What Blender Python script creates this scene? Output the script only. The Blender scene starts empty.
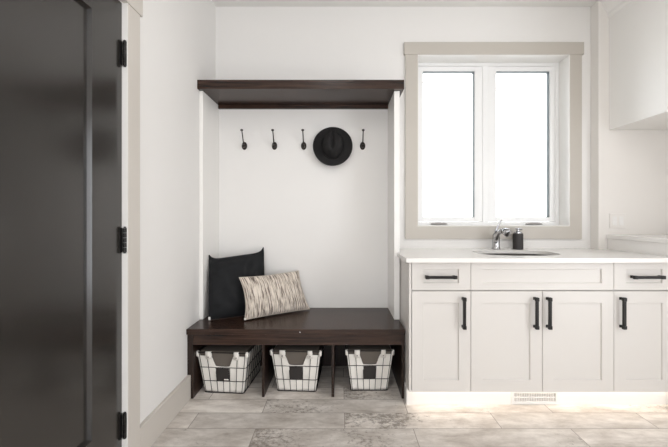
import bpy, bmesh, math, random
from mathutils import Vector, Matrix, noise
random.seed(7)
C = bpy.context.scene.collection
PI = math.pi
CH = 1.16          # camera height
WL, BACK, BUMP = -0.975, 2.73, 2.645
CEIL = 2.81

# ------------------------------------------------------------------ materials
def srgb(r, g, b):
    f = lambda c: ((c/255)/12.92 if c/255 <= 0.04045 else (((c/255)+0.055)/1.055)**2.4)
    return (f(r), f(g), f(b), 1)

def base_mat(name, rough=0.5, metal=0.0, spec=0.5):
    m = bpy.data.materials.new(name); m.use_nodes = True
    nt = m.node_tree; b = nt.nodes['Principled BSDF']
    b.inputs['Roughness'].default_value = rough
    b.inputs['Metallic'].default_value = metal
    b.inputs['Specular IOR Level'].default_value = spec
    return m, nt, b

def N(nt, t, **kw):
    n = nt.nodes.new(t)
    for k, v in kw.items():
        if k in n.inputs: n.inputs[k].default_value = v
        else: setattr(n, k, v)
    return n

def paint(name, rgb, rough=0.5, var=0.03, scale=6.0, bump=0.02, bscale=180, spec=0.5, metal=0.0):
    m, nt, b = base_mat(name, rough, metal, spec)
    tc = N(nt, 'ShaderNodeTexCoord')
    no = N(nt, 'ShaderNodeTexNoise', Scale=scale, Detail=3.0)
    mix = N(nt, 'ShaderNodeMix', data_type='RGBA')
    c = srgb(*rgb)
    mix.inputs[6].default_value = tuple(x*(1-var) for x in c[:3])+(1,)
    mix.inputs[7].default_value = tuple(min(1, x*(1+var)) for x in c[:3])+(1,)
    nt.links.new(tc.outputs['Object'], no.inputs['Vector'])
    nt.links.new(no.outputs['Fac'], mix.inputs[0])
    nt.links.new(mix.outputs[2], b.inputs['Base Color'])
    if bump:
        n2 = N(nt, 'ShaderNodeTexNoise', Scale=bscale, Detail=2.0)
        bp = N(nt, 'ShaderNodeBump', Strength=bump, Distance=0.002)
        nt.links.new(tc.outputs['Object'], n2.inputs['Vector'])
        nt.links.new(n2.outputs['Fac'], bp.inputs['Height'])
        nt.links.new(bp.outputs['Normal'], b.inputs['Normal'])
    return m

def wood(name, dark, light, rough=0.35, stretch=(1.2, 26, 26)):
    m, nt, b = base_mat(name, rough)
    tc = N(nt, 'ShaderNodeTexCoord'); mp = N(nt, 'ShaderNodeMapping')
    mp.inputs['Scale'].default_value = stretch
    no = N(nt, 'ShaderNodeTexNoise', Scale=2.2, Detail=6.0, Roughness=0.62, Distortion=0.6)
    b.inputs['Specular IOR Level'].default_value = .32
    rp = N(nt, 'ShaderNodeValToRGB')
    rp.color_ramp.elements[0].position = 0.3; rp.color_ramp.elements[0].color = srgb(*dark)
    rp.color_ramp.elements[1].position = 0.75; rp.color_ramp.elements[1].color = srgb(*light)
    nt.links.new(tc.outputs['Object'], mp.inputs['Vector'])
    nt.links.new(mp.outputs['Vector'], no.inputs['Vector'])
    nt.links.new(no.outputs['Fac'], rp.inputs['Fac'])
    nt.links.new(rp.outputs['Color'], b.inputs['Base Color'])
    bp = N(nt, 'ShaderNodeBump', Strength=0.12, Distance=0.002)
    nt.links.new(no.outputs['Fac'], bp.inputs['Height'])
    nt.links.new(bp.outputs['Normal'], b.inputs['Normal'])
    return m

def emit(name, rgb, strength):
    m = bpy.data.materials.new(name); m.use_nodes = True
    nt = m.node_tree; nt.nodes.clear()
    e = N(nt, 'ShaderNodeEmission', Strength=strength); e.inputs['Color'].default_value = srgb(*rgb)
    o = N(nt, 'ShaderNodeOutputMaterial'); nt.links.new(e.outputs[0], o.inputs[0])
    return m

def glass_mat():
    m = bpy.data.materials.new('window_glass'); m.use_nodes = True
    nt = m.node_tree; nt.nodes.clear()
    t = N(nt, 'ShaderNodeBsdfTransparent'); t.inputs['Color'].default_value = (.97, .985, .985, 1)
    g = N(nt, 'ShaderNodeBsdfGlossy', Roughness=0.01)
    fr = N(nt, 'ShaderNodeFresnel', IOR=1.45)
    mx = N(nt, 'ShaderNodeMixShader'); o = N(nt, 'ShaderNodeOutputMaterial')
    nt.links.new(fr.outputs[0], mx.inputs[0]); nt.links.new(t.outputs[0], mx.inputs[1])
    nt.links.new(g.outputs[0], mx.inputs[2]); nt.links.new(mx.outputs[0], o.inputs[0])
    return m

def floor_mat():
    m, nt, b = base_mat('stone_look_plank_tile', 0.42, 0, 0.4)
    L = nt.links.new
    tc = N(nt, 'ShaderNodeTexCoord'); sp = N(nt, 'ShaderNodeSeparateXYZ'); L(tc.outputs['Object'], sp.inputs[0])
    def mt(op, a, c=None, d=None):
        n = N(nt, 'ShaderNodeMath', operation=op)
        for i, v in enumerate((a, c, d)):
            if v is None: continue
            if isinstance(v, (int, float)): n.inputs[i].default_value = v
            else: L(v, n.inputs[i])
        return n.outputs[0]
    RH, PW = 0.1535, 0.862
    fy = mt('DIVIDE', mt('SUBTRACT', sp.outputs['Y'], 1.907-0.1535*20), RH)
    row = mt('FLOOR', fy); yf = mt('FRACT', fy)
    par = mt('MODULO', row, 2.0)                   # 0 for the row 1.907-2.06
    off = mt('MULTIPLY_ADD', par, 0.375, 0.026)
    fx = mt('DIVIDE', mt('SUBTRACT', sp.outputs['X'], off), PW)
    col = mt('FLOOR', fx); xf = mt('FRACT', fx)
    # grout
    ex = mt('MULTIPLY', mt('MINIMUM', xf, mt('SUBTRACT', 1.0, xf)), PW)
    ey = mt('MULTIPLY', mt('MINIMUM', yf, mt('SUBTRACT', 1.0, yf)), RH)
    e = mt('MINIMUM', ex, ey)
    gr = N(nt, 'ShaderNodeMapRange'); gr.inputs['From Min'].default_value = 0.0008; gr.inputs['From Max'].default_value = 0.0026
    L(e, gr.inputs['Value'])                        # 0 in grout, 1 on tile
    cb = N(nt, 'ShaderNodeCombineXYZ'); L(col, cb.inputs[0]); L(row, cb.inputs[1])
    wn = N(nt, 'ShaderNodeTexWhiteNoise', noise_dimensions='3D'); L(cb.outputs[0], wn.inputs['Vector'])
    seed = mt('MULTIPLY', wn.outputs['Value'], 37.0)
    # soft clouds, streaked along the plank
    mp = N(nt, 'ShaderNodeMapping'); mp.inputs['Scale'].default_value = (1, 2.6, 1); L(tc.outputs['Object'], mp.inputs[0])
    n1 = N(nt, 'ShaderNodeTexNoise', noise_dimensions='4D', Scale=4.2, Detail=8.0, Roughness=0.7, Distortion=0.2)
    L(mp.outputs[0], n1.inputs['Vector']); L(seed, n1.inputs['W'])
    r1 = N(nt, 'ShaderNodeValToRGB')
    r1.color_ramp.elements[0].position = .30; r1.color_ramp.elements[0].color = srgb(168, 158, 148)
    r1.color_ramp.elements[1].position = .66; r1.color_ramp.elements[1].color = srgb(236, 230, 223)
    L(n1.outputs['Fac'], r1.inputs[0])
    # per plank tone
    tone = mt('MULTIPLY_ADD', wn.outputs['Value'], 0.20, 0.88)
    vm = N(nt, 'ShaderNodeVectorMath', operation='SCALE'); L(r1.outputs[0], vm.inputs[0]); L(tone, vm.inputs['Scale'])
    # dark weathered speckle in some planks
    n2 = N(nt, 'ShaderNodeTexNoise', noise_dimensions='4D', Scale=30.0, Detail=10.0, Roughness=0.8, Distortion=0.2)
    mp2 = N(nt, 'ShaderNodeMapping'); mp2.inputs['Scale'].default_value = (1, 1.5, 1); L(tc.outputs['Object'], mp2.inputs[0])
    L(mp2.outputs[0], n2.inputs['Vector']); L(seed, n2.inputs['W'])
    n3 = N(nt, 'ShaderNodeTexNoise', noise_dimensions='4D', Scale=2.6, Detail=2.0)
    L(tc.outputs['Object'], n3.inputs['Vector']); L(mt('ADD', seed, 5.0), n3.inputs['W'])
    worn = mt('MULTIPLY', mt('GREATER_THAN', wn.outputs['Value'], .62), .10)
    for rw, cl, am in ((21, -1, .30), (19, -1, .34), (20, 0, .20), (19, 0, .05), (19, -2, .16), (22, 0, .18), (20, -1, -.06), (21, 0, .05)):
        hit = mt('MULTIPLY', mt('COMPARE', row, float(rw), .1), mt('COMPARE', col, float(cl), .1))
        worn = mt('ADD', worn, mt('MULTIPLY', hit, am))
    worn = mt('MULTIPLY', worn, mt('SUBTRACT', 1.2, mt('MULTIPLY', xf, .6)))       # these boards are most worn at their left ends
    area = N(nt, 'ShaderNodeMapRange'); area.inputs['From Min'].default_value = .50; area.inputs['From Max'].default_value = .95
    L(mt('ADD', n3.outputs['Fac'], worn), area.inputs['Value'])
    spk = N(nt, 'ShaderNodeMapRange'); spk.inputs['From Min'].default_value = .66; spk.inputs['From Max'].default_value = .76
    L(mt('ADD', n2.outputs['Fac'], mt('MULTIPLY', area.outputs[0], 0.24)), spk.inputs['Value'])
    mx = N(nt, 'ShaderNodeMix', data_type='RGBA'); mx.inputs[7].default_value = srgb(122, 113, 104)
    L(mt('MULTIPLY', spk.outputs[0], 0.8), mx.inputs[0]); L(vm.outputs[0], mx.inputs[6])
    mg = N(nt, 'ShaderNodeMix', data_type='RGBA'); mg.inputs[6].default_value = srgb(134, 125, 115)
    L(gr.outputs[0], mg.inputs[0]); L(mx.outputs[2], mg.inputs[7])
    L(mg.outputs[2], b.inputs['Base Color'])
    hb = mt('ADD', gr.outputs[0], mt('MULTIPLY', spk.outputs[0], -0.3))
    bp = N(nt, 'ShaderNodeBump', Strength=0.35, Distance=0.002); L(hb, bp.inputs['Height']); L(bp.outputs[0], b.inputs['Normal'])
    return m

def stripe_mat():
    m, nt, b = base_mat('woven_stripe', 0.95, 0, 0.1); L = nt.links.new
    tc = N(nt, 'ShaderNodeTexCoord'); mp = N(nt, 'ShaderNodeMapping'); mp.inputs['Scale'].default_value = (58, 2.6, 1)
    L(tc.outputs['UV'], mp.inputs[0])
    n = N(nt, 'ShaderNodeTexNoise', Scale=1.0, Detail=4.0, Roughness=.65, Distortion=.0); L(mp.outputs[0], n.inputs['Vector'])
    r = N(nt, 'ShaderNodeValToRGB'); cr = r.color_ramp
    cr.elements[0].position = .33; cr.elements[0].color = srgb(84, 74, 69)
    cr.elements[1].position = .60; cr.elements[1].color = srgb(226, 216, 204)
    for p, c in ((.42, (124, 112, 104)), (.47, (178, 167, 155)), (.52, (208, 197, 184))):
        q = cr.elements.new(p); q.color = srgb(*c)
    L(n.outputs['Fac'], r.inputs[0]); L(r.outputs[0], b.inputs['Base Color'])
    bp = N(nt, 'ShaderNodeBump', Strength=.4, Distance=.003); L(n.outputs['Fac'], bp.inputs['Height']); L(bp.outputs[0], b.inputs['Normal'])
    b.inputs['Sheen Weight'].default_value = .2
    return m

M = {}
M['wall'] = paint('wall_paint', (233, 231, 228), .6, .01)
M['wall_warm_bounce'] = paint('bounce_tinted_wall_paint', (231, 227, 222), .6, .01)  # warm bounce light on the stepped wall, put into the paint colour
M['ceil'] = paint('ceiling_paint', (232, 230, 226), .8, .01)
M['white'] = paint('white_satin_paint', (238, 236, 232), .38, .01)
M['vinyl'] = paint('white_vinyl', (240, 240, 239), .35, .005, bump=0)
M['greige'] = paint('greige_trim_paint', (191, 185, 176), .42, .012)
M['base'] = paint('warm_grey_baseboard_paint', (201, 195, 187), .42, .012)
M['cab'] = paint('cabinet_paint', (212, 208, 203), .36, .01)
M['counter'] = paint('white_quartz', (236, 233, 229), .2, .015, 20, 0)
M['wood'] = wood('espresso_wood', (18, 12, 10), (78, 56, 45), .27)
M['wood_v'] = wood('espresso_wood_upright', (18, 12, 10), (60, 44, 36), .35, (26, 26, 1.2))
M['door'] = paint('charcoal_door_paint', (42, 39, 36), .2, .03, 4, .01, 120, .9)
M['black'] = paint('matte_black_metal', (30, 28, 27), .38, .05, 30, 0, metal=.4)
M['bronze'] = paint('dark_bronze', (58, 53, 50), .38, .1, 60, .05, 300, metal=.6)
M['chrome'] = paint('chrome', (186, 186, 188), .12, .01, 10, 0, metal=1)
M['steel'] = paint('brushed_steel', (150, 146, 142), .3, .05, 30, .05, metal=1)
M['soap'] = paint('dark_textured_ceramic', (52, 48, 47), .55, .15, 90, .3, 120)
M['felt'] = paint('black_felt', (44, 43, 43), .9, .12, 60, .3, 260, .1)
M['ribbon'] = paint('black_ribbon', (24, 24, 24), .7, .05, 60, .1, 200, .3)
M['blackcloth'] = paint('black_linen', (25, 26, 28), .8, .15, 40, .5, 320, .3)
M['stripe'] = stripe_mat()
M['canvas'] = paint('white_canvas', (236, 232, 225), .9, .08, 9, .5, 120, .1)
M['lining'] = paint('brown_grey_lining', (106, 99, 92), .9, .06, 20, .2, 160, .1)
M['wire'] = paint('dark_wire', (44, 39, 36), .45, .1, 60, 0, metal=.5)
M['tag'] = paint('black_tag', (44, 40, 38), .7, .05, 30, .05)
M['tagwhite'] = paint('white_tag_cloth', (236, 232, 226), .8, .02, 30, .05)
M['gasket'] = paint('grey_gasket', (96, 106, 108), .5, .04, 30, 0)
M['darkgap'] = paint('dark_shadow_gap', (30, 27, 25), .8, .05, 30, 0)
M['handlecover'] = paint('grey_plastic', (150, 146, 142), .4, .03, 30, 0)
M['glass'] = glass_mat()
M['floor'] = floor_mat()
M['led'] = emit('warm_led', (255, 236, 214), 14)
M['fill_lens'] = emit('fill_light_lens', (255, 244, 230), 6)

# ------------------------------------------------------------------ geometry helpers
def nb(): return bmesh.new()
def box(bm, x0, x1, y0, y1, z0, z1):
    v = [bm.verts.new(p) for p in ((x0,y0,z0),(x1,y0,z0),(x1,y1,z0),(x0,y1,z0),(x0,y0,z1),(x1,y0,z1),(x1,y1,z1),(x0,y1,z1))]
    for f in ((0,3,2,1),(4,5,6,7),(0,1,5,4),(1,2,6,5),(2,3,7,6),(3,0,4,7)): bm.faces.new([v[i] for i in f])
    return bm
def prism(bm, pts, lo, hi, axis='z'):
    mk = {'z': lambda a, b, h: (a, b, h), 'x': lambda a, b, h: (h, a, b), 'y': lambda a, b, h: (a, h, b)}[axis]
    lo_v = [bm.verts.new(mk(a, b, lo)) for a, b in pts]; hi_v = [bm.verts.new(mk(a, b, hi)) for a, b in pts]
    bm.faces.new(lo_v[::-1]); bm.faces.new(hi_v); n = len(pts)
    for i in range(n): bm.faces.new((lo_v[i], lo_v[(i+1) % n], hi_v[(i+1) % n], hi_v[i]))
    return bm
def sweep(bm, pts, radii, n=12, flat=1.0, cap=True, closed=False):
    pts = [Vector(p) for p in pts]; rings = []
    if isinstance(radii, (int, float)): radii = [radii]*len(pts)
    up = None
    for i, p in enumerate(pts):
        if closed: t = (pts[(i+1) % len(pts)]-pts[i-1]).normalized()
        else: t = (pts[min(i+1, len(pts)-1)]-pts[max(i-1, 0)]).normalized()
        if up is None: up = t.orthogonal().normalized() if abs(t.x) > .9 else t.cross(Vector((1,0,0))).normalized()
        up = (up - t*up.dot(t)).normalized(); sd = t.cross(up)
        rings.append([bm.verts.new(p+(up*math.cos(a)*flat+sd*math.sin(a))*radii[i]) for a in [2*PI*k/n for k in range(n)]])
    m = len(rings)
    for i in range(m if closed else m-1):
        a, b = rings[i], rings[(i+1) % m]
        for k in range(n): bm.faces.new((a[k], a[(k+1) % n], b[(k+1) % n], b[k]))
    if cap and not closed: bm.faces.new(rings[0][::-1]); bm.faces.new(rings[-1])
    return bm
def lathe(bm, prof, n=40, sx=1, sy=1, off=(0,0,0)):
    rings = [[bm.verts.new((off[0]+r*sx*math.cos(2*PI*k/n), off[1]+r*sy*math.sin(2*PI*k/n), off[2]+z)) for k in range(n)] for r, z in prof]
    for a, b in zip(rings, rings[1:]):
        for k in range(n): bm.faces.new((a[k], a[(k+1) % n], b[(k+1) % n], b[k]))
    bm.faces.new(rings[0][::-1]); bm.faces.new(rings[-1]); return bm
def wloc(o):
    p = Vector((0,0,0))
    while o: p += o.location; o = o.parent
    return p
def obj(name, bm, mat, parent=None, bevel=0, smooth=False, sub=0, seg=2, local=False):
    if parent is not None and not local:
        d = wloc(parent); bmesh.ops.translate(bm, verts=bm.verts, vec=-d)
    bmesh.ops.recalc_face_normals(bm, faces=bm.faces)
    me = bpy.data.meshes.new(name); bm.to_mesh(me); bm.free()
    o = bpy.data.objects.new(name, me); C.objects.link(o); me.materials.append(mat)
    if parent is not None: o.parent = parent
    if smooth:
        for p in me.polygons: p.use_smooth = True
    if bevel:
        b = o.modifiers.new('bevel', 'BEVEL'); b.width = bevel; b.segments = seg; b.limit_method = 'ANGLE'; b.angle_limit = .7
        if not smooth:
            for p in me.polygons: p.use_smooth = True
            b.harden_normals = True
    if sub:
        s = o.modifiers.new('sub', 'SUBSURF'); s.levels = s.render_levels = sub
    return o
def tag(o, label=None, cat=None, group=None, kind=None):
    if label: o['label'] = label
    if cat: o['category'] = cat
    if group: o['group'] = group
    if kind: o['kind'] = kind
    return o
def thing(name, loc, label, cat, group=None, kind=None):
    o = bpy.data.objects.new(name, None); C.objects.link(o); o.location = loc; o.empty_display_size = .05
    return tag(o, label, cat, group, kind)
def copy_tree(o, parent=None):
    c = o.copy(); C.objects.link(c); c.parent = parent
    for ch in list(o.children): copy_tree(ch, c)
    return c
def at_origin(bm, o):  # mesh in world coordinates -> object with its origin at its base
    return bm

def recessed(bm, x0, x1, z0, z1, rx, rz, depth, yf, th, step=.0025, maps=lambda p: p):
    """frame-and-panel slab facing -Y: front at yf, back at yf+th, panel recessed by depth"""
    def ring(dx, dz, y): return [bm.verts.new(maps((a, y, c))) for a, c in ((x0+dx, z0+dz), (x1-dx, z0+dz), (x1-dx, z1-dz), (x0+dx, z1-dz))]
    R = [ring(0, 0, yf+th), ring(0, 0, yf), ring(rx, rz, yf), ring(rx+step, rz+step, yf+depth)]
    bm.faces.new(R[0]); bm.faces.new(R[3])
    for a, b in zip(R, R[1:]):
        for k in range(4): bm.faces.new((a[k], a[(k+1) % 4], b[(k+1) % 4], b[k]))
    return bm

# ------------------------------------------------------------------ the room
def struct(name, bm, mat, label, cat, **k):
    o = obj(name, bm, mat, **k); return tag(o, label, cat, kind='structure')
XR, YF = 2.76, -2.4
struct('floor', box(nb(), WL-.16, XR+.1, YF-.1, BACK+.16, -.06, 0), M['floor'], 'weathered grey beige stone-look plank tile floor', 'floor')
struct('ceiling', box(nb(), WL-.16, XR+.1, YF-.1, BACK+.16, CEIL, CEIL+.06), M['ceil'], 'plain white ceiling', 'ceiling')
WX0, WX1, WZ0, WZ1 = .606, 1.793, 1.0875, 2.426
bm = nb()
box(bm, WL-.16, WX0, BACK, BACK+.16, 0, CEIL); box(bm, WX1, XR, BACK, BACK+.16, 0, CEIL)
box(bm, WX0, WX1, BACK, BACK+.16, 0, WZ0); box(bm, WX0, WX1, BACK, BACK+.16, WZ1, CEIL)
struct('wall_back', bm, M['wall'], 'off-white back wall with the window and coat nook', 'wall')
struct('wall_corner', box(nb(), 1.965, XR, BUMP, BACK, 0, CEIL), M['wall_warm_bounce'], 'off-white wall section stepping forward right of the window', 'wall', bevel=.006, seg=3)
DN, DF, DT = .72, 1.564, 2.122       # door opening along the left wall, its top
bm = nb()
box(bm, WL-.16, WL, DF+.012, BACK, 0, CEIL); box(bm, WL-.16, WL, YF, DN-.012, 0, CEIL); box(bm, WL-.16, WL, DN-.012, DF+.012, DT+.012, CEIL)
struct('wall_left', bm, M['wall'], 'off-white left wall between the dark door and coat nook', 'wall')
U = (-1.0, .75, .12, 2.35)            # tall window added unseen in the right wall for side fill light
bm = nb()
box(bm, XR, XR+.1, YF, U[0], 0, CEIL); box(bm, XR, XR+.1, U[1], BACK+.16, 0, CEIL)
box(bm, XR, XR+.1, U[0], U[1], 0, U[2]); box(bm, XR, XR+.1, U[0], U[1], U[3], CEIL)
struct('wall_right', bm, M['wall'], 'off-white right wall beyond the upper cabinet', 'wall')
# wall behind the camera, with an unseen window added for fill light
V = (-.92, .45, .12, 2.3)
bm = nb()
box(bm, WL-.16, V[0], YF-.1, YF, 0, CEIL); box(bm, V[1], XR+.1, YF-.1, YF, 0, CEIL)
box(bm, V[0], V[1], YF-.1, YF, 0, V[2]); box(bm, V[0], V[1], YF-.1, YF, V[3], CEIL)
struct('wall_front', bm, M['wall'], 'off-white wall opposite the coat nook', 'wall')
bm = nb()
for a in ((V[0], V[0]+.05, V[2], V[3]), (V[1]-.05, V[1], V[2], V[3]), ((V[0]+V[1])/2-.025, (V[0]+V[1])/2+.025, V[2], V[3]), (V[0], V[1], V[2], V[2]+.05), (V[0], V[1], V[3]-.05, V[3])):
    box(bm, a[0], a[1], YF-.08, YF-.03, a[2], a[3])
struct('fill_window_2', bm, M['vinyl'], 'added unseen white fill window opposite the coat nook', 'window')
bm = nb()
for a in ((U[0], U[0]+.05, U[2], U[3]), (U[1]-.05, U[1], U[2], U[3]), ((U[0]+U[1])/2-.025, (U[0]+U[1])/2+.025, U[2], U[3]), (U[0], U[1], U[2], U[2]+.05), (U[0], U[1], U[3]-.05, U[3])):
    box(bm, XR+.03, XR+.08, a[0], a[1], a[2], a[3])
struct('fill_window_3', bm, M['vinyl'], 'added unseen tall white fill window in the right wall', 'window')
# baseboard on the left wall
bm = nb(); box(bm, WL, -.953, 1.661, BACK-.0, 0, .151)
struct('baseboard_left', bm, M['base'], 'warm grey baseboard along the left wall', 'baseboard', bevel=.003)

# door casing
bm = nb()
box(bm, WL, -.953, DF+.001, DF+.097, 0, DT); box(bm, WL, -.953, DN-.097, DN-.001, 0, DT)
o = struct('trim_1', bm, M['base'], 'warm grey painted casing around the dark door', 'door casing', bevel=.003)
obj('head_casing', box(nb(), WL, -.948, DN-.112, DF+.112, DT-.001, DT+.11), M['base'], o, bevel=.003)
bm = nb()
box(bm, WL-.10, -.9755+.021, DF, DF+.0115, 0, DT+.0115); box(bm, WL-.10, -.9755+.021, DN-.0115, DN, 0, DT+.0115); box(bm, WL-.10, -.9755+.021, DN, DF, DT, DT+.0115)
obj('door_jamb', bm, M['white'], o)
# the door leaf: closed in the left wall, hinged on its far edge
dr = thing('door_1', (-.979, (DN+DF)/2, 0), 'dark charcoal panelled door in the left wall with black hinges', 'door', kind='structure')
bm = nb()
def ring(y0, y1, z0, z1, x): return [bm.verts.new((x, a, c)) for a, c in ((y0, z0), (y1, z0), (y1, z1), (y0, z1))]
X0 = -.979
R = [ring(DN+.003, DF-.003, .008, DT-.003, X0-.04), ring(DN+.003, DF-.003, .008, DT-.003, X0),
     ring(DN+.11, 1.374, .276, 1.984, X0), ring(DN+.117, 1.368, .282, 1.978, X0-.017)]
bm.faces.new(R[0]); bm.faces.new(R[3])
for a, b in zip(R, R[1:]):
    for k in range(4): bm.faces.new((a[k], a[(k+1) % 4], b[(k+1) % 4], b[k]))
obj('door_leaf', bm, M['door'], dr)
for hz in (1.892, 1.056, .225):
    bm = nb()
    for k in range(5):
        z0 = hz-.055+k*.022
        lathe(bm, [(.0078, z0+.0008), (.0078, z0+.0212)], 20, off=(-.965, DF-.004, 0))
    hg = obj('hinge', bm, M['black'], dr, smooth=False)
    obj('hinge_leaf', box(nb(), X0, X0+.0035, DF-.022, DF-.0035, hz-.055, hz+.055), M['black'], hg)
    bm = nb(); lathe(bm, [(.003, hz+.0552), (.0062, hz+.056), (.0062, hz+.0585), (.003, hz+.061)], 16, off=(-.965, DF-.004, 0))
    lathe(bm, [(.003, hz-.0592), (.006, hz-.058), (.006, hz-.0555), (.003, hz-.0552)], 16, off=(-.965, DF-.004, 0))
    obj('hinge_pin', bm, M['black'], hg, smooth=False)

# ------------------------------------------------------------------ the window
w = thing('window_1', (1.2, BACK, .99), 'white two-sash window in greige casing over the sink', 'window', kind='structure')
yf = BACK-.018
bm = nb()
box(bm, .510, WX0, yf, BACK, .9885, WZ1); box(bm, WX1, 1.885, yf, BACK, .9885, WZ1); box(bm, WX0, WX1, yf, BACK, .9885, WZ0)
cs = obj('casing', bm, M['greige'], w, bevel=0)
obj('head_casing', box(nb(), .499, 1.900, yf-.006, BACK, WZ1, 2.522), M['greige'], cs, bevel=.003)
bm = nb(); t = .006
box(bm, WX0, WX0+t, BACK-.016, 2.86, WZ0, WZ1); box(bm, WX1-t, WX1, BACK-.016, 2.86, WZ0, WZ1)
box(bm, WX0+t, WX1-t, BACK-.016, 2.86, WZ0, WZ0+t); box(bm, WX0+t, WX1-t, BACK-.016, 2.86, WZ1-t, WZ1)
obj('reveal', bm, M['white'], w)
def frame(bm, x0, x1, z0, z1, l, r, b_, t_, y0, y1):
    box(bm, x0, x0+l, y0, y1, z0, z1); box(bm, x1-r, x1, y0, y1, z0, z1)
    box(bm, x0+l, x1-r, y0, y1, z0, z0+b_); box(bm, x0+l, x1-r, y0, y1, z1-t_, z1); return bm
bm = nb(); frame(bm, WX0+t, WX1-t, WZ0+t, WZ1-t, .028, .032, .028, .028, 2.838, 2.915)
box(bm, 1.163, 1.212, 2.838, 2.915, WZ0+t+.028, WZ1-t-.028)
obj('window_frame', bm, M['vinyl'], w, bevel=.002)
for (a, b_, pa, pb) in ((.6405, 1.1625, .677, 1.100), (1.2125, 1.7545, 1.276, 1.714)):
    bm = nb(); frame(bm, a, b_, 1.123, 2.390, pa-a, b_-pb, 1.157-1.123, 2.390-2.352, 2.841, 2.905)
    s = obj('sash', bm, M['vinyl'], w, bevel=.002)
    bm = nb(); frame(bm, pa+.0005, pb-.0005, 1.1575, 2.3515, .004, .004, .004, .004, 2.852, 2.8815)
    obj('gasket', bm, M['gasket'], s)
    obj('pane', box(nb(), pa+.002, pb-.002, 2.882, 2.885, 1.159, 2.350), M['glass'], s)
    for z in (1.285, 2.262 if a < 1 else 2.215):
        bm = nb(); frame(bm, pa+.004, pa+.024, z-.011, z+.011, .0035, .0035, .0035, .0035, 2.872, 2.8818)
        obj('screen_clip', bm, M['handlecover'], s)
for cx in (.805, 1.573):
    bm = nb(); z0 = WZ0+t+.0
    prism(bm, [(cx-.066, 1.099), (cx-.06, 1.108), (cx-.02, 1.113), (cx+.03, 1.113), (cx+.06, 1.108), (cx+.066, 1.099)], 2.812, 2.838, 'y')
    h = obj('crank_handle', bm, M['handlecover'], w, bevel=.002)

# ------------------------------------------------------------------ coat nook: side panels, shelf, bench
nk = thing('coat_nook_surround', (-.3, 2.41, .4492), 'pair of white upright side panels framing the coat nook above the bench', 'side panels')
obj('side_panel', box(nb(), WL+.0005, -.949, 2.41, BACK-.0005, .4495, 2.033), M['white'], nk, bevel=.0015)
obj('side_panel', box(nb(), .375, .413, 2.41, BACK-.0005, .4495, 2.033), M['white'], nk, bevel=.0015)
sh = thing('wall_shelf', (-.27, 2.55, 2.034), 'dark espresso wooden shelf across the top of the coat nook', 'shelf')
obj('shelf_board', box(nb(), WL+.001, .438, 2.372, BACK-.001, 2.034, 2.096), M['wood'], sh, bevel=.002)
obj('cleat', box(nb(), -.948, .374, 2.705, BACK-.001, 2.004, 2.0335), M['wood'], sh, bevel=.001)

bn = thing('bench', (-.28, 2.45, 0), 'dark espresso wooden bench with three open cubbies', 'bench')
obj('seat', box(nb(), WL+.001, .411, 2.203, BACK-.001, .414, .449), M['wood'], bn, bevel=.003)
obj('apron', box(nb(), -.9375, .3935, 2.222, 2.240, .343, .4135), M['wood'], bn)
bm = nb(); box(bm, WL+.001, -.938, 2.221, BACK-.02, .1515, .4135); box(bm, -.9525, -.938, 2.221, BACK-.02, 0.0005, .1515)
obj('side_panel', bm, M['wood_v'], bn)
obj('side_panel', box(nb(), .394, .410, 2.221, BACK-.02, 0.0005, .4135), M['wood_v'], bn)
obj('divider', box(nb(), -.503, -.487, 2.241, BACK-.02, 0.0005, .4135), M['wood_v'], bn)
obj('divider', box(nb(), -.055, -.037, 2.241, BACK-.02, 0.0005, .4135), M['wood_v'], bn)
obj('back_panel', box(nb(), -.9525, .410, BACK-.0195, BACK-.001, 0.0005, .4135), M['wood_v'], bn)
tag(obj('sticker', box(nb(), -.256, -.251, 2.2015, 2.203, .428, .433), M['tagwhite'], bn), 'tiny white dot')

# ------------------------------------------------------------------ coat hooks
def make_hook():
    r = thing('coat_hook', (0, 0, 0), 'h', 'coat hook', 'dark bronze coat hooks in the nook')
    bm = nb(); prof = [(.0, 0), (.019, 0), (.021, .003), (.019, .007), (.010, .011), (.0, .012)][1:]
    lathe(bm, [(.020, 0), (.0215, .003), (.019, .008), (.011, .012), (.004, .0135)], 28, 1, 1.45)
    bmesh.ops.rotate(bm, verts=bm.verts, cent=(0,0,0), matrix=Matrix.Rotation(PI/2, 3, 'X'))
    obj('backplate', bm, M['bronze'], r, smooth=True, local=True)
    bm = nb()
    sweep(bm, [(0, -.010, .008), (0, -.022, .014), (0, -.036, .028), (0, -.048, .050), (0, -.060, .075), (0, -.072, .096), (0, -.078, .103)], [.007, .0055, .0045, .0042, .0042, .0042, .004], 12)
    obj('arm', bm, M['bronze'], r, smooth=True, local=True)
    bm = nb(); bmesh.ops.create_uvsphere(bm, u_segments=18, v_segments=10, radius=.010, matrix=Matrix.Translation((0, -.079, .105)) @ Matrix.Diagonal((1.15, 1, .8, 1)))
    obj('tip', bm, M['bronze'], r, smooth=True, local=True)
    bm = nb(); sweep(bm, [(0, -.010, -.008), (0, -.024, -.014), (0, -.034, -.008), (0, -.038, .004)], [.008, .0075, .0085, .010], 12)
    obj('lower_hook', bm, M['bronze'], r, smooth=True, local=True)
    return r
hk = make_hook()
for i, (x, lab) in enumerate(((-.749, 'dark bronze coat hook nearest the left side panel'), (-.513, 'dark bronze coat hook between the leftmost hook and the one beside the hat'),
                              (-.284, 'dark bronze coat hook just left of the black hat'), (.177, 'dark bronze coat hook just right of the black hat'))):
    h = hk if i == 0 else copy_tree(hk)
    h.location = (x, BACK-.0005, 1.717); h['label'] = lab

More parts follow.
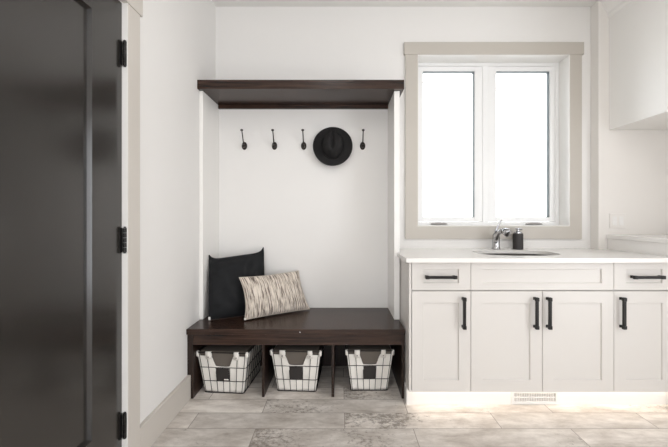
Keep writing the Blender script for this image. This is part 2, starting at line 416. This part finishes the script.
# ------------------------------------------------------------------ the hat (axis towards the room)
def make_hat():
    r = thing('hat', (-.056, BACK-.004, 1.703), 'black felt fedora hanging on the nook wall', 'hat')
    n = 72
    def crown_r(a, f):          # base outline, a = angle, 90deg = front (up)
        ru, rv = .084, .108
        x, y = ru*math.cos(a), rv*math.sin(a)
        return x, y+.010
    def P(x, y, h):  # local hat (x right, y up, h out of the wall) -> tilt so the crown leans up a little
        tl = math.radians(13)
        yy = y*math.cos(tl)+h*math.sin(tl); hh = h*math.cos(tl)-y*math.sin(tl)
        return (x, -hh-.030, yy)
    bm = nb(); rings = []
    H = .116
    # centre of top out to shoulder, down the side to the band, flare to the brim
    for k in range(1, 9):      # top surface
        f = k/8
        ring = []
        for i in range(n):
            a = 2*PI*i/n; x, y = crown_r(a, 1)
            narrow = 1-.50*max(0, math.sin(a))**1.0*(1)       # teardrop: narrow to the front (up)
            sx = x*.80*f*(1-.38*max(0, math.sin(a))); sy = y*.86*f+.006
            crease = -.030*math.exp(-(sx/.013)**2)*(1-.35*f)*(1 if sy > -.055 else .5)
            dents = -.030*max(0, math.sin(a))*math.exp(-((abs(sx)-.038)/.02)**2)*f
            h = H+.012*(1-f*f)-.012*f**6+crease+dents-.012*(sy/.08)
            ring.append(bm.verts.new(P(sx, sy, h)))
        rings.append(ring)
    for k in range(1, 11):      # side
        f = k/10
        ring = []
        for i in range(n):
            a = 2*PI*i/n; x, y = crown_r(a, 1); s = max(0, math.sin(a))
            x0, y0 = x*.80*(1-.38*s), y*.86+.006
            e = f**.62
            px, py = x0+(x-x0)*e, y0+(y-y0)*e
            pinch = .012*s*math.sin(PI*min(1, f*1.2))*math.exp(-((abs(px)-.05)/.03)**2) if f < .83 else 0
            px -= math.copysign(pinch, px)
            hh = (H-.012-.012*(y0/.08)-(.030*math.exp(-(x0/.013)**2)*.65))*(1-f)+.004*f
            ring.append(bm.verts.new(P(px, py, hh)))
        rings.append(ring)
    c = bm.verts.new(P(0, .006, H+.012-.030))
    for i in range(n): bm.faces.new((c, rings[0][i], rings[0][(i+1) % n]))
    for A, B in zip(rings, rings[1:]):
        for i in range(n): bm.faces.new((A[i], A[(i+1) % n], B[(i+1) % n], B[i]))
    cr = obj('crown', bm, M['felt'], r, smooth=True, local=True)
    s = cr.modifiers.new('sol', 'SOLIDIFY'); s.thickness = .002
    bm = nb(); rings = []
    for k in range(0, 9):
        f = k/8; ring = []
        for i in range(n):
            a = 2*PI*i/n; x, y = crown_r(a, 1); R = .152
            X, Y = R*math.cos(a), R*math.sin(a)*1.06+.004
            px, py = x+(X-x)*f, y+(Y-y)*f
            h = .003+.010*f*f*abs(math.cos(a))**2+.004*f**3
            ring.append(bm.verts.new(P(px, py, h)))
        rings.append(ring)
    for A, B in zip(rings, rings[1:]):
        for i in range(n): bm.faces.new((A[i], A[(i+1) % n], B[(i+1) % n], B[i]))
    br = obj('brim', bm, M['felt'], r, smooth=True, local=True)
    s = br.modifiers.new('sol', 'SOLIDIFY'); s.thickness = .0035
    bm = nb(); rings = []
    for h, g in ((.004, 1.022), (.016, 1.012), (.026, .992)):
        rings.append([bm.verts.new(P(crown_r(2*PI*i/n, 1)[0]*g, crown_r(2*PI*i/n, 1)[1]*g+.001*(h > .01), h)) for i in range(n)])
    for A, B in zip(rings, rings[1:]):
        for i in range(n): bm.faces.new((A[i], A[(i+1) % n], B[(i+1) % n], B[i]))
    bd = obj('hat_band', bm, M['ribbon'], r, smooth=True, local=True)
    s = bd.modifiers.new('sol', 'SOLIDIFY'); s.thickness = .0012
make_hat()

# ------------------------------------------------------------------ cushions
def cushion(name, corners, T, mat, label, piping=None, seed=0, ears=(.1,.1,.1,.1), pw=2, wr=.004):
    el, er, eb, et = ears
    bl, br, tr, tl = [Vector(c) for c in corners]
    ctr = (bl+br+tr+tl)/4; base = Vector((ctr.x, ctr.y, min(bl.z, br.z)))
    r = thing(name, base, label, 'cushion')
    nrm = (br-bl).cross(tl-bl).normalized()          # towards the room
    if nrm.y > 0: nrm = -nrm
    n = 44; bm = nb(); uvl = bm.loops.layers.uv.new('UVMap')
    def P(u, v, sgn):
        uu = u*(1-(er if u > 0 else el)*(1-abs(v)**pw)*abs(u)**3); vv = v*(1-(et if v > 0 else eb)*(1-abs(u)**pw)*abs(v)**3)
        a, b_ = (uu+1)/2, (vv+1)/2
        p = bl*(1-a)*(1-b_)+br*a*(1-b_)+tr*a*b_+tl*(1-a)*b_
        h = T*((max(0, 1-abs(u)**2.6))*(max(0, 1-abs(v)**2.6)))**.62
        w_ = noise.noise(Vector((u*2.3+seed, v*3.1, sgn)))*wr*2.2+math.sin(v*15+noise.noise(Vector((u*1.5, v*2, seed)))*6)*wr*.35*abs(u)
        return p+nrm*sgn*(h+w_*min(1, h/T*1.6))
    grid = {}
    for sgn in (1, -1):
        for i in range(n+1):
            for j in range(n+1):
                u = math.sin((i/n-.5)*PI); v = math.sin((j/n-.5)*PI)
                edge = i in (0, n) or j in (0, n)
                if edge and sgn == -1: grid[sgn, i, j] = grid[1, i, j]
                else: grid[sgn, i, j] = bm.verts.new(P(u, v, sgn))
        for i in range(n):
            for j in range(n):
                f = bm.faces.new([grid[sgn, i+a, j+b_] for a, b_ in ((0,0),(1,0),(1,1),(0,1))])
                for l, (a, b_) in zip(f.loops, ((0,0),(1,0),(1,1),(0,1))):
                    l[uvl].uv = (math.sin(((i+a)/n-.5)*PI)*.5+.5, math.sin(((j+b_)/n-.5)*PI)*.5+.5)
    edge = [P(math.sin((i/n-.5)*PI), -1, 1) for i in range(n)]+[P(1, math.sin((i/n-.5)*PI), 1) for i in range(n)]+\
           [P(-math.sin((i/n-.5)*PI), 1, 1) for i in range(n)]+[P(-1, -math.sin((i/n-.5)*PI), 1) for i in range(n)]
    obj('cover', bm, mat, r, smooth=True)
    bm = nb(); sweep(bm, edge[::2], .0032, 8, closed=True)
    obj('piping', bm, mat if piping is None else piping, r, smooth=True)
    return r, P
Z0 = .459
bk, PB = cushion('cushion', [(-.903, 2.395, Z0-.004), (-.555, 2.575, Z0-.004), (-.592, 2.69, .925), (-.940, 2.50, .886)], .075, M['blackcloth'],
             'square black cushion leaning in the left corner of the bench', seed=3, ears=(.01, .0, .0, .16), pw=9, wr=.014)
p = Vector((-.895, 2.383, .453))
bm = nb(); box(bm, p.x-.006, p.x+.008, p.y-.001, p.y+.001, p.z+.0, p.z+.022)
tag(obj('care_tag', bm, M['tagwhite'], bk), 'small white tag')
tn, PT = cushion('cushion', [(-.650, 2.372, Z0+.001), (-.232, 2.655, Z0), (-.322, 2.700, .742), (-.702, 2.425, .738)], .062, M['stripe'],
             'rectangular beige cushion with brown broken stripes propped before the black one', seed=9, ears=(.10, .07, .03, .06), pw=2.2, wr=.006)
bm = nb(); box(bm, -.652, -.640, 2.367, 2.369, .4585, .472)
tag(obj('care_tag', bm, M['tagwhite'], tn), 'small white tag')

# ------------------------------------------------------------------ wire baskets
def make_basket():
    r = thing('wire_basket', (0, 0, 0), 'b', 'basket', 'lined wire baskets in the bench cubbies')
    HB, D = .278, .37
    wt, wb = .170, .133          # half widths top / bottom
    def side(z):  return wb+(wt-wb)*z/HB
    def fr(z):    return -.035*z/HB    # the front leans out
    def bkk(z):   return D+.02*z/HB
    def corner(z, o=0): s = side(z)+o; return [(-s, fr(z)-o, z), (s, fr(z)-o, z), (s, bkk(z)+o, z), (-s, bkk(z)+o, z)]
    def loop(bm, z, rad, o=0, rc=.02):
        c = [Vector(p) for p in corner(z, o)]; pts = []
        for i in range(4):
            a, b_, d = c[i-1], c[i], c[(i+1) % 4]
            p0 = b_+(a-b_).normalized()*rc; p2 = b_+(d-b_).normalized()*rc
            for k in range(6):
                t_ = k/5; pts.append(p0*(1-t_)**2+b_*2*t_*(1-t_)+p2*t_*t_)
            for k in range(1, 4): pts.append(p2+((d+(b_-d).normalized()*rc)-p2)*k/4)
        sweep(bm, pts, rad, 8, closed=True)
    bm = nb(); o = .004
    loop(bm, .083, .0022, o); loop(bm, .176, .0022, o); loop(bm, .003, .0026, o)
    for k in range(7):
        t_ = (k-3)/3.2
        sweep(bm, [(t_*side(0), fr(0)-o, .003), (t_*side(.176 if k in (2, 3, 4) else HB), fr(.176 if k in (2, 3, 4) else HB)-o, .176 if k in (2, 3, 4) else HB)], .0020, 6)
        sweep(bm, [(t_*side(0), bkk(0)+o, .003), (t_*side(HB), bkk(HB)+o, HB)], .0020, 6)
    for k in range(8):
        f = (k+.5)/8
        for s in (-1, 1):
            sweep(bm, [(s*(side(0)+o), fr(0)+f*(bkk(0)-fr(0)), .003), (s*(side(HB)+o), fr(HB)+f*(bkk(HB)-fr(HB)), HB)], .0020, 6)
    for k in range(5):
        x = -wb+2*wb*(k+.5)/5; sweep(bm, [(x, 0, .002), (x, D, .002)], .0020, 6)
    obj('wire_cage', bm, M['wire'], r, smooth=True, local=True)
    bm = nb(); loop(bm, HB, .0044, o+.0005)
    obj('rim', bm, M['wire'], r, smooth=True, local=True)
    # canvas liner with the scooped front
    def scoop(t_):    # height of the liner top at t in 0..1
        a = abs(t_-.5)
        lo, hi = .178, HB-.024
        if a < .15: return lo+.003*(a/.15)**2
        if a < .255: u = (a-.15)/.105; return lo+.003+(hi-lo-.003)*(u*u*(3-2*u))**.9
        return hi
    bm = nb(); n, mz = 56, 14
    def skin(pts_fn, n, mz):
        g = [[bm.verts.new(pts_fn(i/n, j/mz)) for j in range(mz+1)] for i in range(n+1)]
        for i in range(n):
            for j in range(mz): bm.faces.new((g[i][j], g[i+1][j], g[i+1][j+1], g[i][j+1]))
    def puff(a, z, s): return noise.noise(Vector((a*5, z*16, s)))*.012
    skin(lambda a, j: ((2*a-1)*(side(scoop(a)*j)-.001), fr(scoop(a)*j)+.001+puff(a, scoop(a)*j, 1)*math.sin(PI*a), .006+(scoop(a)-.006)*j), n, mz)
    skin(lambda a, j: ((2*a-1)*(side(HB*j)-.001), bkk(HB*j)-.001, .006+(HB-.018)*j), 12, 6)
    for s in (-1, 1):
        skin(lambda a, j: (s*(side(HB*j)-.001)+puff(a, j, 4)*math.sin(PI*a)*s, fr(HB*j)+a*(bkk(HB*j)-fr(HB*j)), .006+(HB-.018)*j), 24, 10)
    skin(lambda a, j: ((2*a-1)*(wb-.001), D*j, .006), 4, 4)
    ln = obj('liner', bm, M['canvas'], r, smooth=True, local=True)
    sm = ln.modifiers.new('sol', 'SOLIDIFY'); sm.thickness = .0016; sm.offset = 0
    # solid insert that fills the basket up to the rim
    bm = nb(); q = .009; rr = []
    for z, e in ((.010, 0), (.14, 0), (HB-.004, 0), (HB+.003, .006), (HB+.0045, .05)):
        sd = side(z)-q-e
        rr.append([bm.verts.new(p) for p in ((-sd, fr(z)+q+e, z), (sd, fr(z)+q+e, z), (sd, bkk(z)-q-e, z), (-sd, bkk(z)-q-e, z))])
    for A, B in zip(rr, rr[1:]):
        for k in range(4): bm.faces.new((A[k], A[(k+1) % 4], B[(k+1) % 4], B[k]))
    bm.faces.new(rr[0]); bm.faces.new(rr[-1])
    tag(obj('storage_insert', bm, M['lining'], r, local=True), 'dark grey brown insert filling the basket')
    # hem of the scoop
    bm = nb(); pts = []
    for k in range(33):
        a = .245+.51*k/32; pts.append(((2*a-1)*side(scoop(a)), fr(scoop(a))-.0005, scoop(a)))
    sweep(bm, pts, .0032, 8); obj('hem', bm, M['canvas'], ln, smooth=True, local=True)
    # tabs over the rim
    for t0, t1 in ((.17, .285), (.745, .84)):
        bm = nb(); y = fr(HB)
        x0, x1 = (2*t0-1)*side(HB), (2*t1-1)*side(HB)
        prof = [(y+.008, HB-.03), (y+.003, HB+.004), (y-.006, HB+.0065), (y-.0105, HB+.002), (y-.0065, HB-.045)]
        a_ = [bm.verts.new((x0, p[0], p[1])) for p in prof]; b_ = [bm.verts.new((x1, p[0], p[1])) for p in prof]
        for k in range(len(prof)-1): bm.faces.new((a_[k], b_[k], b_[k+1], a_[k+1]))
        tb = obj('tab', bm, M['canvas'], ln, local=True, smooth=True)
        sm = tb.modifiers.new('sol', 'SOLIDIFY'); sm.thickness = .002
        bm = nb(); bmesh.ops.create_cone(bm, cap_ends=True, segments=14, radius1=.0048, radius2=.004, depth=.003,
                                         matrix=Matrix.Translation(((x0+x1)/2, y-.0105, HB-.030)) @ Matrix.Rotation(PI/2, 4, 'X'))
        tag(obj('snap_button', bm, M['steel'], ln, local=True), 'small metal snap')
    for s in (-1, 1):            # corner ties
        bm = nb(); X = s*side(HB)
        box(bm, X-.009 if s < 0 else X-.010, X+.010 if s < 0 else X+.009, fr(HB)-.008, fr(HB)+.016, HB-.030, HB+.006)
        bmesh.ops.bevel(bm, geom=list(bm.edges), offset=.004, segments=2, affect='EDGES')
        obj('corner_tie', bm, M['canvas'], ln, local=True, smooth=True)
    bm = nb()
    z0, z1 = .086, .174
    vs = [(-.0455, fr(z0)-.0065, z0), (.0455, fr(z0)-.0065, z0), (.0455, fr(z1)-.0065, z1), (-.0455, fr(z1)-.0065, z1)]
    f_ = [bm.verts.new(p) for p in vs]; g_ = [bm.verts.new((p[0], p[1]-.002, p[2])) for p in vs]
    bm.faces.new(f_[::-1]); bm.faces.new(g_)
    for k in range(4): bm.faces.new((f_[k], f_[(k+1) % 4], g_[(k+1) % 4], g_[k]))
    obj('label_plate', bm, M['tag'], r, local=True)
    return r
bsk = make_basket()
spots = ((-.764, 2.296, -4.5, 'lined wire basket in the left cubby, small white mark on its black plate'),
         (-.289, 2.318, -3.0, 'lined wire basket in the middle cubby of the bench'),
         (.196, 2.328, 0.5, 'lined wire basket in the right cubby next to the cabinets'))
for i, (x, y, a, lab) in enumerate(spots):
    b_ = bsk if i == 0 else copy_tree(bsk)
    b_.location = (x, y, .0005); b_.rotation_euler = (0, 0, math.radians(a)); b_['label'] = lab
    b_.scale = ((.97, .95, 1), (.95, .93, 1), (.90, .90, 1))[i]
# the mark only the first plate shows
bm = nb(); box(bm, .008, .038, -.0225, -.0205, .093, .100)
lp = [c for c in bsk.children if c.name.startswith('label_plate')][0]
tag(obj('plate_mark', bm, M['tagwhite'], lp, local=True), 'small white printed mark')

# ------------------------------------------------------------------ base cabinets
YD = 2.109
def bar_handle(parent, cx, cz, L_, horizontal):
    cx *= 165/167.4
    """square bar pull with two posts; front of the door at YD"""
    bm = nb(); h = L_/2; y0, y1 = YD-.036, YD-.022
    s = .0085
    if horizontal: box(bm, cx-h, cx+h, y0, y1, cz-s, cz+s)
    else: box(bm, cx-s, cx+s, y0, y1, cz-h, cz+h)
    hd = obj('handle', bm, M['black'], parent, bevel=.002)
    for sg in (-1, 1):
        bm = nb(); d = sg*(h-.012)
        px, pz = (cx+d, cz) if horizontal else (cx, cz+d)
        box(bm, px-.0065, px+.0065, y1-.001, YD-.003, pz-.0065, pz+.0065)
        box(bm, px-.0085, px+.0085, YD-.004, YD, pz-.0085, pz+.0085)
        # knuckle collar on the bar
        box(bm, px-.0105, px+.0105, y0-.0015, y1+.001, pz-.0105, pz+.0105)
        obj('handle_post', bm, M['black'], hd, bevel=.0015)
    return hd
def X_(px, s=165.0): return (px-340)/s
def Z_(py, s=165.0): return CH-(py-217)/s
ZD0, ZD1 = .099, Z_(291.3)       # doors
ZR0, ZR1 = Z_(289.9), .884       # drawers
def cabinet(x0, x1, label, doors, drawers, endpanel=False):
    c = thing('base_cabinet', ((x0+x1)/2, 2.42, .1), label, 'base cabinet', 'white shaker base cabinets under the counter')
    bm = nb(); t_ = .016
    box(bm, x0, x0+t_, YD+.0205, 2.64, .1, .888); box(bm, x1-t_, x1, YD+.0205, 2.64, .1, .888)
    box(bm, x0+t_, x1-t_, YD+.0205, 2.64, .1, .1+t_); box(bm, x0+t_, x1-t_, 2.62, 2.64, .1+t_, .888)
    box(bm, x0+t_, x1-t_, YD+.0205, YD+.04, ZD1-.01, ZR0+.01)
    obj('body', bm, M['cab'], c)
    if endpanel: obj('end_panel', box(nb(), .418, .4325, YD, 2.70, .1, .888), M['cab'], c, bevel=.001)
    for (a, b_, hx) in doors:
        d = obj('door', recessed(nb(), a, b_, ZD0, ZD1, .071, .071, .0075, YD, .02), M['cab'], c)
        bar_handle(d, hx, Z_(312.2), .192, False)
    for (a, b_, hx) in drawers:
        d = obj('drawer_front' if hx is None else 'drawer', recessed(nb(), a, b_, ZR0, ZR1, .071, .040, .009, YD, .02), M['cab'], c)
        if hx is not None: bar_handle(d, hx, Z_(276.6), .19, True)
    return c
g = .0018
cabinet(.434, .790, 'narrow white shaker base cabinet at the left end beside the bench', [(.436, X_(470.9)-g, X_(464.6)+.0)], [(.436, X_(470.9)-g, X_(441.4))], True)
cabinet(.7935, 1.658, 'wide white shaker sink cabinet with two doors below the window', [(X_(470.9)+g, X_(542.3)-g, X_(537.2)), (X_(542.3)+g, X_(613.9)-g, X_(550.2))], [(X_(470.9)+g, X_(613.9)-g, None)])
cabinet(1.6615, 2.028, 'white shaker base cabinet at the right end below the raised counter', [(X_(613.9)+g, 2.026, X_(624.6))], [(X_(613.9)+g, 2.026, X_(649.5))])
# toe kick with the vent and LED strip
bm = nb(); box(bm, .412, 2.03, 2.152, 2.168, 0, .0995); box(bm, .412, .4175, 2.168, 2.405, 0, .0995)
struct('baseboard_back', bm, M['white'], 'white toe kick board under the base cabinets', 'toe kick')
tag(obj('led_strip', box(nb(), .44, 2.02, 2.141, 2.1515, .0945, .0998), M['led']), 'glowing warm LED strip along the underside of the base cabinets', 'light strip')
v = thing('toe_kick_vent', (X_(535.4, 162), 2.15, .02), 'white slotted air vent in the toe kick below the sink cabinet', 'air vent')
vx0, vx1 = X_(512, 162.5), X_(559, 162.5)
bm = nb(); frame(bm, vx0, vx1, .008, .084, .018, .018, .014, .012, 2.146, 2.1515)
for k in range(1, 24):
    x = vx0+.018+(vx1-vx0-.036)*k/24
    box(bm, x-.0025, x+.0025, 2.147, 2.151, .022, .072)
box(bm, vx0+.018, vx1-.018, 2.1465, 2.151, .044, .050)
obj('grille', bm, M['white'], v)
obj('duct_opening', box(nb(), vx0+.015, vx1-.015, 2.1512, 2.1518, .02, .074), M['base'], v)

# countertop with sink cut-out
ZT, ZB, YC = .914, .889, 2.07
SX, SY, SA, SB = 1.205, 2.400, .272, .190
def sup(a, A, B, e=2.6):
    c, s = math.cos(a), math.sin(a)
    return (SX+A*math.copysign(abs(c)**(2/e), c), SY+B*math.copysign(abs(s)**(2/e), s))
bm = nb()
rx0, rx1, ry0, ry1 = .85, 1.56, YC, 2.68
angs = sorted(set([2*PI*k/80 for k in range(80)]+[math.atan2(y-SY, x-SX) % (2*PI) for x in (rx0, rx1) for y in (ry0, ry1)]))
def outer(a):
    c, s = math.cos(a), math.sin(a); t_ = 1e9
    if c > 1e-9: t_ = min(t_, (rx1-SX)/c)
    if c < -1e-9: t_ = min(t_, (rx0-SX)/c)
    if s > 1e-9: t_ = min(t_, (ry1-SY)/s)
    if s < -1e-9: t_ = min(t_, (ry0-SY)/s)
    return (SX+c*t_, SY+s*t_)
rg = []
for a in angs:
    i, o_ = sup(a, SA, SB), outer(a)
    rg.append([bm.verts.new((*o_, ZB)), bm.verts.new((*o_, ZT)), bm.verts.new((*i, ZT)), bm.verts.new((*i, ZB))])
for k in range(len(rg)):
    a, b_ = rg[k], rg[(k+1) % len(rg)]
    for q in range(4): bm.faces.new((a[q], b_[q], b_[(q+1) % 4], a[(q+1) % 4]))
prism(bm, [(.394, YC), (rx0, YC), (rx0, BACK), (.4145, BACK), (.4145, 2.4085), (.394, 2.4085)], ZB, ZT)
prism(bm, [(rx1, YC), (2.0315, YC), (2.0315, BUMP-.0005), (1.964, BUMP-.0005), (1.964, BACK), (rx1, BACK)], ZB, ZT)
box(bm, rx0, rx1, 2.68, BACK, ZB, ZT)
tag(obj('countertop', bm, M['counter']), 'white quartz countertop over the base cabinets', 'countertop')
bm = nb(); rs = []
for A, B, z in ((.012, .012, .8885), (.004, .004, .8885), (.002, .002, .80), (-.02, -.02, .715), (-.06, -.06, .705), (-.24, -.16, .700)):
    rs.append([bm.verts.new((*sup(2*PI*k/64, SA+A, SB+B), z)) for k in range(64)])
for a, b_ in zip(rs, rs[1:]):
    for k in range(64): bm.faces.new((a[k], a[(k+1) % 64], b_[(k+1) % 64], b_[k]))
sk = thing('sink', (SX, SY, .70), 'stainless steel undermount sink set in the white countertop', 'sink')
o = obj('bowl', bm, M['steel'], sk, smooth=True)
bm = nb(); lathe(bm, [(.042, .7005), (.042, .704), (.03, .7035), (.026, .699)], 32, off=(SX, SY, 0)); obj('drain', bm, M['chrome'], sk, smooth=True)

# faucet
FX, FY = 1.190, 2.655
f = thing('faucet', (FX, FY, ZT), 'chrome single-lever faucet behind the sink', 'faucet')
bm = nb(); lathe(bm, [(.033, 0), (.033, .006), (.030, .010), (.0275, .014), (.0265, .06), (.0265, .095), (.024, .112), (.014, .122), (.004, .125)], 36, off=(FX, FY, ZT+.0005))
obj('faucet_body', bm, M['chrome'], f, smooth=True)
bm = nb()
P0 = Vector((FX-.012, FY-.02, ZT+.050))
pts = [P0, P0+Vector((.000, -.010, .035)), P0+Vector((.005, -.020, .062)), P0+Vector((.013, -.034, .082)), P0+Vector((.022, -.050, .092)), P0+Vector((.029, -.066, .092))]
sweep(bm, pts, [.014, .015, .016, .0175, .019, .020], 20); obj('spout', bm, M['chrome'], f, smooth=True)
bm = nb(); q = pts[-1]
sweep(bm, [q+Vector((-.002, .004, .000)), q+Vector((.006, -.014, -.002)), q+Vector((.013, -.030, -.009)), q+Vector((.018, -.042, -.017)), q+Vector((.0185, -.044, -.0185))], [.0205, .026, .030, .029, .022], 22)
obj('spray_head', bm, M['chrome'], f, smooth=True)
bm = nb()
sweep(bm, [(FX-.004, FY, ZT+.115), (FX+.002, FY-.002, ZT+.145), (FX+.012, FY-.006, ZT+.175), (FX+.026, FY-.012, ZT+.205), (FX+.036, FY-.016, ZT+.224)], [.013, .010, .0075, .0065, .005], 16, .6)
obj('lever', bm, M['chrome'], f, smooth=True)
# soap dispenser
s = thing('soap_dispenser', (1.358, 2.655, ZT), 'dark ribbed soap dispenser with a chrome pump right of the faucet', 'soap dispenser')
bm = nb(); prof = [(.0345, 0), (.0365, .003)]
for k in range(14): prof += [(.0372, .006+k*.0078), (.0360, .0095+k*.0078)]
prof += [(.0365, .118), (.034, .121)]
lathe(bm, prof, 40, off=(1.358, 2.655, ZT+.0005)); obj('bottle', bm, M['soap'], s, smooth=True)
bm = nb(); lathe(bm, [(.028, .1212), (.028, .133), (.020, .136), (.012, .138), (.012, .150), (.019, .151), (.019, .160), (.017, .162)], 32, off=(1.358, 2.655, ZT))
p_ = obj('pump', bm, M['chrome'], s, smooth=False, bevel=.001)
bm = nb(); sweep(bm, [(1.358, 2.650, ZT+.156), (1.360, 2.625, ZT+.156), (1.361, 2.600, ZT+.153)], [.0065, .006, .0045], 14); obj('nozzle', bm, M['chrome'], p_, smooth=True)

# ------------------------------------------------------------------ right side: raised counter, upper cabinet, outlet
r_ = thing('raised_counter', (2.38, 2.37, 0), 'white raised counter running along the right wall past the sink counter', 'counter')
obj('side_panel', box(nb(), 2.034, 2.052, 2.09, BUMP-.001, 0, .9965), M['counter'], r_)
obj('body', box(nb(), 2.0525, XR-.002, 2.112, BUMP-.001, 0, .9965), M['cab'], r_)
obj('counter_slab', box(nb(), 2.024, XR-.002, 2.085, BUMP-.001, .997, 1.0265), M['counter'], r_, bevel=.002)
uc = thing('upper_cabinet', (2.4, 2.4, 1.821), 'white upper cabinet with crown moulding high on the right', 'wall cabinet')
obj('body', prism(nb(), [(BUMP-.001, 1.821), (2.196, 1.821), (2.171, 1.852), (2.10, 1.93), (1.6, 1.93), (1.6, 2.70), (BUMP-.001, 2.70)], 2.0465, XR-.002, 'x'), M['white'], uc)
bm = nb()
prism(bm, [(2.042, 2.672), (2.032, 2.690), (2.032, 2.712), (2.014, 2.735), (1.985, 2.79), (1.985, CEIL-.0005), (2.0462, CEIL-.0005), (2.0462, 2.672)], 1.6, BUMP-.001, 'y')
obj('crown_moulding', bm, M['white'], uc)
ou = thing('switch_plate', (2.105, BUMP, 1.13), 'white two-gang switch plate on the wall right of the window', 'switch plate')
sx = BUMP; S_ = 131.7
px0, px1, pz0, pz1 = X_(609.6, S_), X_(625.4, S_), Z_(228.2, S_), Z_(213.4, S_)
obj('plate', box(nb(), px0, px1, BUMP-.006, BUMP-.0002, pz0, pz1), M['wall_warm_bounce'], ou, bevel=.002)
for k in (0, 1):
    cx = px0+(px1-px0)*(.29+.42*k); cz = (pz0+pz1)/2
    obj('rocker_switch', prism(nb(), [(BUMP-.0061, cz-.033), (BUMP-.0100, cz-.033), (BUMP-.0070, cz), (BUMP-.0078, cz+.033), (BUMP-.0061, cz+.033)], cx-.0165, cx+.0165, 'x'), M['wall'], ou)

# ------------------------------------------------------------------ ceiling fill lights, added out of view for soft, even light
def make_fill_light():
    d = thing('ceiling_fill_light', (0, 0, 0), 'd', 'added fill light', 'added ceiling fill lights out of view')
    bm = nb(); n = 40; rs = [[bm.verts.new((r*math.cos(2*PI*k/n), r*math.sin(2*PI*k/n), z)) for k in range(n)] for r, z in ((.105, -.0005), (.100, -.006), (.085, -.006), (.080, -.001))]
    for a, b_ in zip(rs, rs[1:]):
        for k in range(n): bm.faces.new((a[k], a[(k+1) % n], b_[(k+1) % n], b_[k]))
    obj('trim_ring', bm, M['white'], d, local=True, smooth=True)
    bm = nb(); lathe(bm, [(.079, -.004), (.079, -.001)], n); obj('lens', bm, M['fill_lens'], d, local=True)
    return d
dl = make_fill_light()
places = ((-.1, .9), (1.25, .9), (-.1, -.9), (1.25, -.9), (2.1, 1.6))
for i, (x, y) in enumerate(places):
    d = dl if i == 0 else copy_tree(dl)
    d.location = (x, y, CEIL)
    d['label'] = 'added unseen white ceiling fill light ' + ('near the coat nook', 'above the kitchenette aisle', 'at the left rear of the room', 'at the right rear of the room', 'near the upper cabinet')[i]
    l = bpy.data.lights.new('fill_lamp', 'AREA'); l.shape = 'DISK'; l.size = .16; l.energy = 4.5; l.color = (1, .97, .95)
    lo = bpy.data.objects.new('fill_lamp', l); C.objects.link(lo); lo.location = (x, y, CEIL-.012); lo.parent = None

def area(name, loc, rot, sx_, sy_, e, col):
    l = bpy.data.lights.new(name, 'AREA'); l.shape = 'RECTANGLE'; l.size = sx_; l.size_y = sy_; l.energy = e; l.color = col
    o = bpy.data.objects.new(name, l); C.objects.link(o); o.location = loc; o.rotation_euler = rot; return o
for nm, loc, rot, a_, b_ in (('window_portal', (1.2, 2.90, 1.755), (-PI/2, 0, 0), 1.18, 1.33), ('rear_fill_portal', ((V[0]+V[1])/2, YF-.02, (V[2]+V[3])/2), (PI/2, 0, 0), V[1]-V[0], V[3]-V[2]),
                           ('side_fill_portal', (XR+.02, (U[0]+U[1])/2, (U[2]+U[3])/2), (PI/2, 0, PI/2), U[1]-U[0], U[3]-U[2])):  # rear and side portals serve the added fill windows
    po = area(nm, loc, rot, a_, b_, 1, (1, 1, 1)); po.data.cycles.is_portal = True

w_ = bpy.data.worlds.new('overcast_sky'); bpy.context.scene.world = w_; w_.use_nodes = True
nt = w_.node_tree; bg = nt.nodes['Background']; bg.inputs['Color'].default_value = (.94, .96, 1, 1); bg.inputs['Strength'].default_value = 7.0

# ------------------------------------------------------------------ camera
cam = bpy.data.cameras.new('camera'); co = bpy.data.objects.new('camera', cam); C.objects.link(co)
co.location = (0, 0, CH); co.rotation_euler = (PI/2, 0, 0)
cam.sensor_width = 36; cam.lens = 348/668*36; cam.shift_x = -6/668; cam.shift_y = -6.5/668; cam.clip_start = .05
sc = bpy.context.scene; sc.camera = co
sc.view_settings.view_transform = 'Standard'; sc.view_settings.look = 'None'; sc.view_settings.gamma = 1
sc.view_settings.exposure = -0.25; sc.view_settings.use_curve_mapping = False
